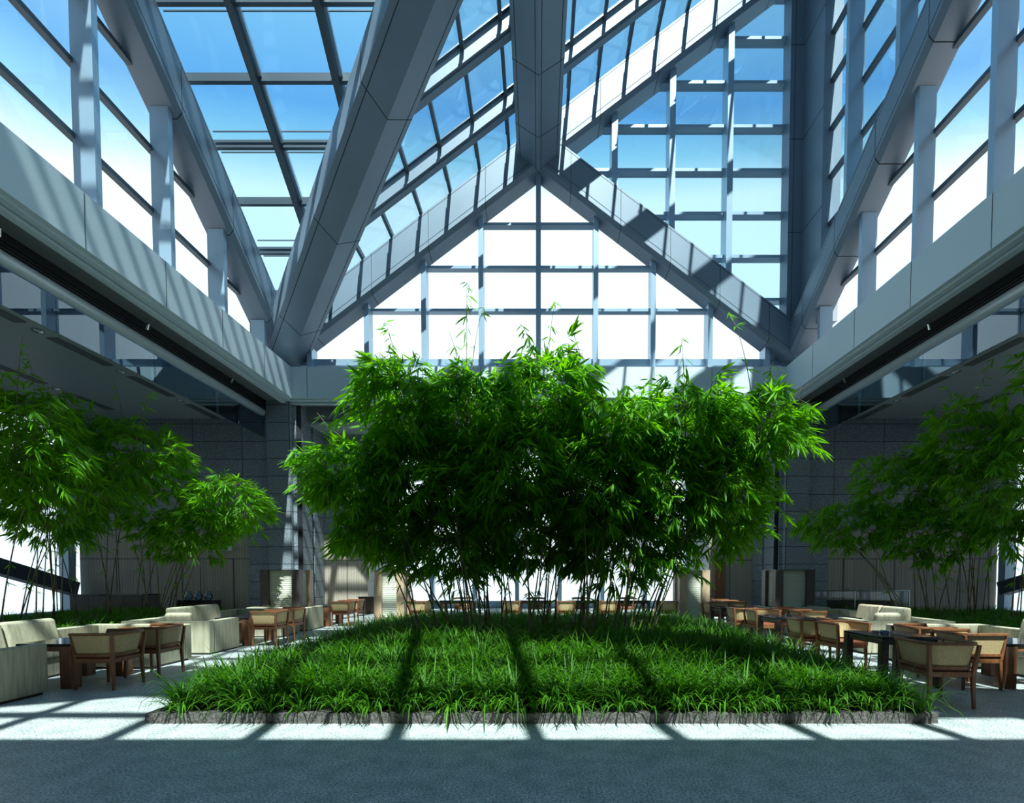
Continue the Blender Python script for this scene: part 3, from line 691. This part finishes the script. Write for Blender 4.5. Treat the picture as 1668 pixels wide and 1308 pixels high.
left_l = [
 ((-8.1, 10.6), (-6.55, 10.3, 2.95), (.95, .9, .62), 250, 'bamboo of the left bed reaching farthest right toward the stone pier', [(-5.9, 10.3, 3.4)]),
 ((-8.3, 10.9), (-7.5, 10.4, 2.3), (.95, .8, .55), 190, 'low drooping bamboo of the left bed above the exit sign', None),
 ((-8.6, 9.9), (-8.0, 9.6, 3.75), (1.15, 1.0, .85), 270, 'tall bamboo of the left bed with shoots against the ceiling', [(-7.3, 9.3, 4.9), (-7.9, 9.2, 5.0)]),
 ((-9.3, 9.1), (-9.1, 9.0, 4.0), (1.1, 1.0, .9), 270, 'tall bamboo of the left bed in front of the small blue window', [(-8.9, 8.6, 5.3)]),
 ((-9.0, 8.6), (-8.4, 8.6, 2.9), (1.2, 1.0, .95), 290, 'dark dense bamboo in the middle of the left bed', None),
 ((-8.5, 7.4), (-8.0, 7.5, 3.4), (.95, .9, 1.1), 260, 'nearest bamboo of the left bed at the photo edge', [(-7.6, 7.3, 5.0)]),
 ((-9.4, 11.6), (-9.0, 11.4, 3.3), (1.3, .8, 1.1), 240, 'rear bamboo of the left bed against the granite wall', None),
 ((-9.9, 10.2), (-9.9, 10.2, 3.4), (1.0, 1.0, 1.3), 240, 'bamboo of the left bed nearest the outer window', None)]
S_ = 1.22
def far(p): return (p[0]*S_, p[1]*S_, 1.45+(p[2]-1.45)*S_)
for ba, lo, ra, nf, lb, wh in left_l: bamboo((ba[0]*S_, ba[1]*S_), far(lo), [q_*S_ for q_ in ra], nf, lb, 'bamboo clumps of the left bed', culms=4, whip=[far(q_) for q_ in wh] if wh else None, bz=.34, leaf=(.21, .37))
right_l = [
 ((8.2, 11.0), (6.9, 11.0, 2.55), (1.05, .9, .55), 220, 'low bamboo of the right bed reaching toward the right stone pier', None),
 ((8.4, 10.7), (7.7, 10.6, 3.3), (.9, .9, .85), 240, 'middle bamboo of the right bed with a bright leaf fan', None),
 ((8.7, 9.9), (8.3, 9.6, 4.05), (.95, .9, .9), 260, 'tall bamboo of the right bed against the ceiling', [(7.7, 9.3, 5.0), (8.3, 9.0, 5.4)]),
 ((8.9, 8.9), (8.4, 8.7, 3.1), (.95, 1.0, 1.3), 290, 'dark bamboo of the right bed near the photo edge', None),
 ((8.6, 10.2), (8.0, 10.0, 2.3), (1.0, .9, .7), 230, 'lowest dark bamboo foliage of the right bed over the grass', None),
 ((9.6, 10.6), (9.3, 10.4, 3.3), (1.2, .9, 1.2), 260, 'rear bamboo of the right bed toward the outer window', None),
 ((8.7, 7.8), (8.4, 8.0, 4.3), (.8, .8, .9), 200, 'nearest bamboo of the right bed at the right photo edge', [(8.0, 8.0, 5.5)])]
for ba, lo, ra, nf, lb, wh in right_l: bamboo((ba[0]*S_, ba[1]*S_), far(lo), [q_*S_ for q_ in ra], nf, lb, 'bamboo clumps of the right bed', culms=4, whip=[far(q_) for q_ in wh] if wh else None, bz=.34, leaf=(.21, .37))

# ================================================================== FURNITURE
def make_chair():
    r = empty('armchair', (0, 0, 0))
    def leg(sx, sy, top):
        p = [(.235*sx, .24*sy, 0), (.225*sx, .225*sy, .36), (.26*sx+(.0), .255*sy, top)]
        b = MB()
        hw = (.014, .020, .016)
        rings = [[(x+hw[i]*a, y+hw[i]*c, z) for a, c in ((-1, -1), (1, -1), (1, 1), (-1, 1))] for i, (x, y, z) in enumerate(p)]
        b.prism(rings[0], rings[1]); b.prism(rings[1], rings[2])
        b.build('leg', M['wood_frame'], r, bevel=.004)
    for sx in (-1, 1):
        for sy in (-1, 1): leg(sx, sy, .70)
    def upath(hx, hy0, hy1, rad, z=0, n=5):   # from front left round the back to the front right
        pts = [(-hx, hy1, z)]
        pts += [(-hx+rad-rad*math.cos(a), hy0+rad-rad*math.sin(a), z) for a in [math.pi/2*i/n for i in range(n+1)]]
        pts += [(hx-rad+rad*math.sin(a), hy0+rad-rad*math.cos(a), z) for a in [math.pi/2*i/n for i in range(n+1)]]
        return pts+[(hx, hy1, z)]
    MB().sweep(upath(.272, -.275, .26, .155), [(-.028, .695), (.028, .695), (.028, .728), (-.028, .728)]).build('top_rail', M['wood_frame'], r, bevel=.006)
    # woven back and arms: lower edge narrower than the upper one
    b = MB(); lo = upath(.232, -.235, .22, .13); hi = upath(.275, -.275, .25, .155)
    n = len(lo); b.v += [(x, y, .455) for x, y, _ in lo]+[(x, y, .70) for x, y, _ in hi]+[(x*.93, y*.93, .455) for x, y, _ in lo]+[(x*.93, y*.93, .70) for x, y, _ in hi]
    for i in range(n-1):
        b.f += [(i, i+1, n+i+1, n+i), (2*n+i+1, 2*n+i, 3*n+i, 3*n+i+1), (i+1, i, 2*n+i, 2*n+i+1), (n+i, n+i+1, 3*n+i+1, 3*n+i)]; b.m += [0]*4
    b.build('woven_back', M['cane'], r, smooth=False)
    MB().sweep(upath(.238, -.24, .23, .13), [(-.016, .43), (.016, .43), (.016, .462), (-.016, .462)]).build('lower_rail', M['wood_frame'], r)
    b = MB().box(-.22, .22, -.235, -.21, .345, .40); b.box(-.22, .22, .22, .245, .345, .40); b.box(-.24, -.215, -.22, .23, .345, .40); b.box(.215, .24, -.22, .23, .345, .40)
    b.build('seat_frame', M['wood_frame'], r)
    MB().box(-.213, .213, -.208, .245, .385, .438).build('seat', M['leather'], r, bevel=.02)
    return r
def make_table(w_, d_, h, lw=.09, inset=0.0, mat='darkwood'):
    r = empty('table', (0, 0, 0))
    b = MB().box(-w_/2, w_/2, -d_/2, d_/2, h-.035, h); b.build('tabletop', M['blackglass'], r, bevel=.004)
    MB().box(-w_/2+.02, w_/2-.02, -d_/2+.02, d_/2-.02, h-.10, h-.036).build('apron', M[mat], r)
    for sx in (-1, 1):
        for sy in (-1, 1):
            x = sx*(w_/2-lw/2-inset); y = sy*(d_/2-lw/2-inset)
            MB().box(x-lw/2, x+lw/2, y-lw/2, y+lw/2, 0, h-.0355).build('leg', M[mat], r, bevel=.008)
    return r
def make_sofa(L, D=.90, H=.62, arms=2, ncush=2, pillows=True):
    """faces +y, centred in x, back at y=-D/2"""
    r = empty('sofa', (0, 0, 0)); t = .15
    MB().box(-L/2, L/2, -D/2, -D/2+t, .03, H).build('back', M['sofa'], r, bevel=.018)
    if arms:
        for sx in ((-1, 1) if arms == 2 else (1,)): MB().box(*sorted((sx*(L/2-t), sx*L/2)), -D/2+t, D/2, .03, H).build('arm', M['sofa'], r, bevel=.018)
    tt = t if arms else 0
    MB().box(-L/2+tt, L/2-tt, -D/2+t, D/2-.01, .03, .27).build('base', M['sofa'], r, bevel=.01)
    MB().box(-L/2+.04, L/2-.04, -D/2+.04, D/2-.04, 0, .04).build('plinth', M['darkwood'], r)
    for k in range(ncush):
        w_ = (L-2*tt)/ncush; x0 = -L/2+tt+k*w_
        MB().box(x0+.005, x0+w_-.005, -D/2+t+.01, D/2+.0, .27, .42).build('seat_cushion', M['sofa'], r, bevel=.03)
        if pillows:
            bq = MB(); y0 = -D/2+t+.01
            bq.prism([(x0+.01, y0, .42), (x0+.01, y0+.22, .42), (x0+.01, y0+.13, .80), (x0+.01, y0-.0, .80)], [(x0+w_-.01, y0, .42), (x0+w_-.01, y0+.22, .42), (x0+w_-.01, y0+.13, .80), (x0+w_-.01, y0, .80)])
            bq.build('back_cushion', M['sofa'], r, bevel=.045)
    return r
PI = math.pi
chair0 = make_chair(); used = [False]
def chair(x, y, rz, label, group=None):
    if used[0]: c = copy_tree(chair0)
    else: c = chair0; used[0] = True
    c.location = (x, y, 0); c.rotation_euler = (0, 0, rz); tag(c, label, 'chair', group)
    if group is None and 'group' in c: del c['group']
    return c
def table(x, y, w_, d_, h, label, group=None, lw=.09, mat='darkwood', rz=0):
    t = make_table(w_, d_, h, lw, mat=mat); t.location = (x, y, 0); t.rotation_euler = (0, 0, rz); tag(t, label, 'table', group); return t
# sofa booths along both aisles
names = ['nearest', 'second', 'third']
for s in (-1, 1):
    side = 'left' if s < 0 else 'right'
    for k in range(3):
        y0 = 5.03+3.82*k
        if s > 0 and k == 0: y0 = 5.03
        so = make_sofa(1.62, ncush=2, pillows=False); so.location = (s*6.83, y0+.46, 0)
        tag(so, '%s beige sofa facing away on the %s, its side arm along the aisle' % (names[k], side), 'sofa', 'sofas of the %s booths' % side)
        if k < 2:
            so = make_sofa(1.62, ncush=2, pillows=False); so.location = (s*6.83, y0+2.93, 0); so.rotation_euler = (0, 0, PI)
            tag(so, '%s beige sofa on the %s turned toward the viewer, side arm along the aisle' % (names[k], side), 'sofa', 'sofas of the %s booths' % side)
        be = make_sofa(1.50, D=.78, arms=0, ncush=2); be.location = (s*7.32, y0+1.69, 0); be.rotation_euler = (0, 0, -s*-PI/2)
        tag(be, '%s beige bench sofa with plump back cushions against the %s planting bed' % (names[k], side), 'sofa', 'bench sofas of the %s booths' % side)
        table(s*6.32, y0+1.62, .70, .95, .58, '%s dark square lounge table inside the %s sofa booth' % (names[k], side), 'lounge tables of the %s booths' % side, lw=.15, mat='legwood')
        for j in range(2):
            chair(s*5.62, y0+1.32+.74*j, -s*PI/2 if s > 0 else PI/2, '%s wood and cane armchair of the %s lounge table at the %s aisle' % (('nearer', 'farther')[j], names[k], side), 'armchairs along the %s aisle' % side)
# loose pillows
def pillow(x, y, z, rz, tilt, label):
    o = MB().box(-.24, .24, -.07, .07, 0, .34).build('pillow', M['sofa'], bevel=.06); o.location = (x, y, z); o.rotation_euler = (tilt, 0, rz); tag(o, label, 'pillow')
pillow(-6.75, 9.17, .425, 0, .25, 'beige pillow leaning on the back of the second left sofa')
pillow(6.55, 9.17, .425, 0, .25, 'beige pillow catching the sun on the second right sofa')
# row of square tables beside the central bed, right
for k in range(3):
    yt = 6.62+2.82*k; xt = 4.82+.02*k
    table(xt, yt, .80, .80, .66, '%s dark square table beside the right edge of the central bed' % ('nearest', 'second', 'third')[k], 'tables beside the central bed')
    chair(4.62-.10*(k == 0)+.03*k, yt-1.12, -.06, '%s armchair right of the central bed with its back to the viewer' % ('nearest', 'second', 'third')[k], 'armchairs beside the central bed')
    chair(4.78+.03*k, yt+1.02, PI+.1, '%s armchair right of the central bed facing the viewer' % ('nearest', 'second', 'third')[k], 'armchairs beside the central bed')
# dining row behind the thicket
pos = ['far left', 'left of centre', 'centre', 'right of centre', 'far right']
for k, x in enumerate((-3.45, -.80, .78, 2.0, 3.75)):
    chair(x, 14.2, rng.uniform(-.15, .15), '%s dining armchair seen from behind in the row beyond the bamboo' % pos[k], 'dining armchairs beyond the bamboo')
for k, x in enumerate((-2.5, -.1, 1.4, 2.9)):
    table(x, 15.15, 1.0, .8, .70, 'dark dining table beyond the bamboo, %s' % ('at the left', 'left of the middle', 'right of the middle', 'at the right')[k], 'dining tables beyond the bamboo')
    chair(x, 16.05, PI, 'cane dining armchair facing the viewer behind the dark table %s' % ('at the left', 'left of the middle', 'right of the middle', 'at the right')[k], 'dining armchairs facing the viewer')
# shaded screens / service stands
def screen(x, y, w_, d_, h, label, frame, rz=0):
    r = empty('screen_cabinet', (x, y, 0), rz); tag(r, label, 'screen')
    for sx in (-1, 1):
        for sy in (-1, 1):
            MB().box(sx*(w_/2)-.11, sx*(w_/2)+.11, sy*(d_/2)-.11, sy*(d_/2)+.11, 0, h).build('post', M[frame[0] if sy < 0 else frame[1]], r)
    for sy in (-1, 1):
        b = MB(); n = 26
        for k in range(n): z = .05+(h-.07)*k/n; b.prism([(-w_/2+.11, sy*(d_/2)-.012, z), (w_/2-.11, sy*(d_/2)-.012, z), (w_/2-.11, sy*(d_/2)+.012, z), (-w_/2+.11, sy*(d_/2)+.012, z)], [(-w_/2+.11, sy*(d_/2)-.004, z+(h-.07)/n-.006), (w_/2-.11, sy*(d_/2)-.004, z+(h-.07)/n-.006), (w_/2-.11, sy*(d_/2)+.02, z+(h-.07)/n-.006), (-w_/2+.11, sy*(d_/2)+.02, z+(h-.07)/n-.006)])
        b.build('pleated_panel', M['white_shade'], r)
    for sx in (-1, 1):
        b = MB()
        for k in range(n): z = .05+(h-.07)*k/n; b.box(sx*w_/2-.012, sx*w_/2+.012, -d_/2+.11, d_/2-.11, z, z+(h-.07)/n-.006)
        b.build('pleated_panel', M['white_shade'], r)
    MB().box(-w_/2-.1, w_/2+.1, -d_/2-.1, d_/2+.1, h-.02, h-.001).build('top', M[frame[0]], r)
M['white_shade'] = plain('pleated_shade', (.62, .62, .50), .7)
screen(-7.2, 13.95, .88, .62, 1.62, 'boxy screen of dark posts and pleated cream panels before the left granite pier', ('screendark', 'screenwood'))
screen(7.15, 13.95, .88, .62, 1.62, 'boxy screen of dark posts and pleated cream panels before the right granite pier', ('screendark', 'screendark'))
screen(-4.35, 14.5, .66, .5, 1.62, 'pale wood screen with cream pleated panel left of the dining row', ('screenwood', 'screenwood'))
screen(4.55, 14.5, .66, .5, 1.62, 'pale wood screen with cream pleated panel right of the dining row', ('screenwood', 'screenwood'))
# cabinets
def cabinet(x, y, w_, d_, h, label, nd=2, mat='darkwood'):
    r = empty('cabinet', (x, y, 0)); tag(r, label, 'cabinet')
    MB().box(-w_/2, w_/2, -d_/2, d_/2, 0, h-.03).build('body', M[mat], r); MB().box(-w_/2-.02, w_/2+.02, -d_/2-.03, d_/2, h-.03, h).build('worktop', M['blackglass'], r)
    for k in range(nd):
        x0 = -w_/2+.01+k*(w_-.02)/nd; MB().box(x0+.006, x0+(w_-.02)/nd-.006, -d_/2-.018, -d_/2-.001, .06, h-.06).build('door', M[mat], r)
cabinet(-6.5, 18.6, .62, .45, .66, 'low dark cabinet in the left alcove beside the far window')
cabinet(6.25, 18.6, .8, .45, .70, 'low dark cabinet in the right alcove beside the far window')
cabinet(-13.2, 15.2, 2.2, .7, .88, 'long dark counter behind the left bamboo near the outer window', 4, 'screendark')
cabinet(-11.6, 16.6, 1.2, .45, .62, 'low dark console before the left wood panelled wall')
cabinet(11.0, 16.6, 2.0, .45, .62, 'low dark console before the right wood panelled wall')
for k in range(3):
    r = MB().lathe([(.04, 0), (.09, .02), (.13, .12), (.11, .2), (.06, .24), (.10, .30)], 14).build('glass_vase', M['vase'], smooth=True)
    r.location = (-11.95+.34*k, 16.6, .62); tag(r, 'clear glass vase on the console, %s of three' % ('leftmost', 'middle', 'rightmost')[k], 'vase', 'glass vases on the console')
for (x, y, z, lb) in ((4.80, 6.72, .66, 'small glass ashtray on the nearest square table'), (4.9, 9.5, .66, 'small glass ashtray on the second square table'), (-6.35, 6.65, .58, 'small glass ashtray on the nearest left lounge table')):
    o = MB().lathe([(.045, 0), (.055, .004), (.06, .035), (.05, .035), (.045, .012), (.01, .010)], 16).build('ashtray', M['vase'], smooth=True); o.location = (x, y, z); tag(o, lb, 'ashtray')
# exit sign with running figure
r = empty('exit_sign', (-11.3, 17.25, 2.36)); tag(r, 'green emergency exit sign with white running figure on the left wood wall', 'sign')
MB().box(-.36, .36, -.05, .15, -.015, .22).build('housing', M['white'], r)
MB().box(-.34, .34, -.058, -.051, .0, .205).build('face', M['green'], r)
b = MB(); Y0, Y1 = -.064, -.059
b.box(-.07, .08, Y0, Y1, .012, .19); b.build('door_symbol', M['white'], r)
b = MB(); Y0, Y1 = -.070, -.065
def q(p, q_, w_): b.bar((p[0], (Y0+Y1)/2, p[1]), (q_[0], (Y0+Y1)/2, q_[1]), .004, w_, up=(0, 0, 1))
b.lathe([(.0, -.002), (.016, -.002), (.016, .002)], 10, c=(.03, Y0, .165)) if False else b.box(.018, .042, Y0, Y1, .15, .175)
q((.02, .145), (-.01, .09), .028); q((-.01, .09), (.03, .055), .016); q((.03, .055), (.01, .02), .014); q((-.01, .09), (-.045, .06), .016); q((-.045, .06), (-.075, .065), .013); q((.02, .14), (.055, .11), .011); q((.015, .14), (-.035, .125), .011)
b.box(-.26, -.12, Y0, Y1, .09, .115); b.prism([(-.28, Y0, .1025), (-.22, Y0, .15), (-.22, Y0, .055)], [(-.28, Y1, .1025), (-.22, Y1, .15), (-.22, Y1, .055)])
b.build('running_figure_and_arrow', M['green'], r)
# glass handrail on the right
r = empty('glass_balustrade', (9.9, 15.2, 0)); tag(r, 'low clear glass balustrade in front of the right wood panelled wall', 'balustrade')
MB().box(-1.7, 1.7, -.006, .006, .08, .95).build('glass_panel', M['rail_glass'], r)
for x in (-1.7, 0, 1.7): MB().tube([(x, 0, 0), (x, 0, .98)], .015, 8).build('post', M['chrome'], r)
MB().tube([(-1.72, 0, .98), (1.72, 0, .98)], .016, 8).build('handrail', M['chrome'], r)
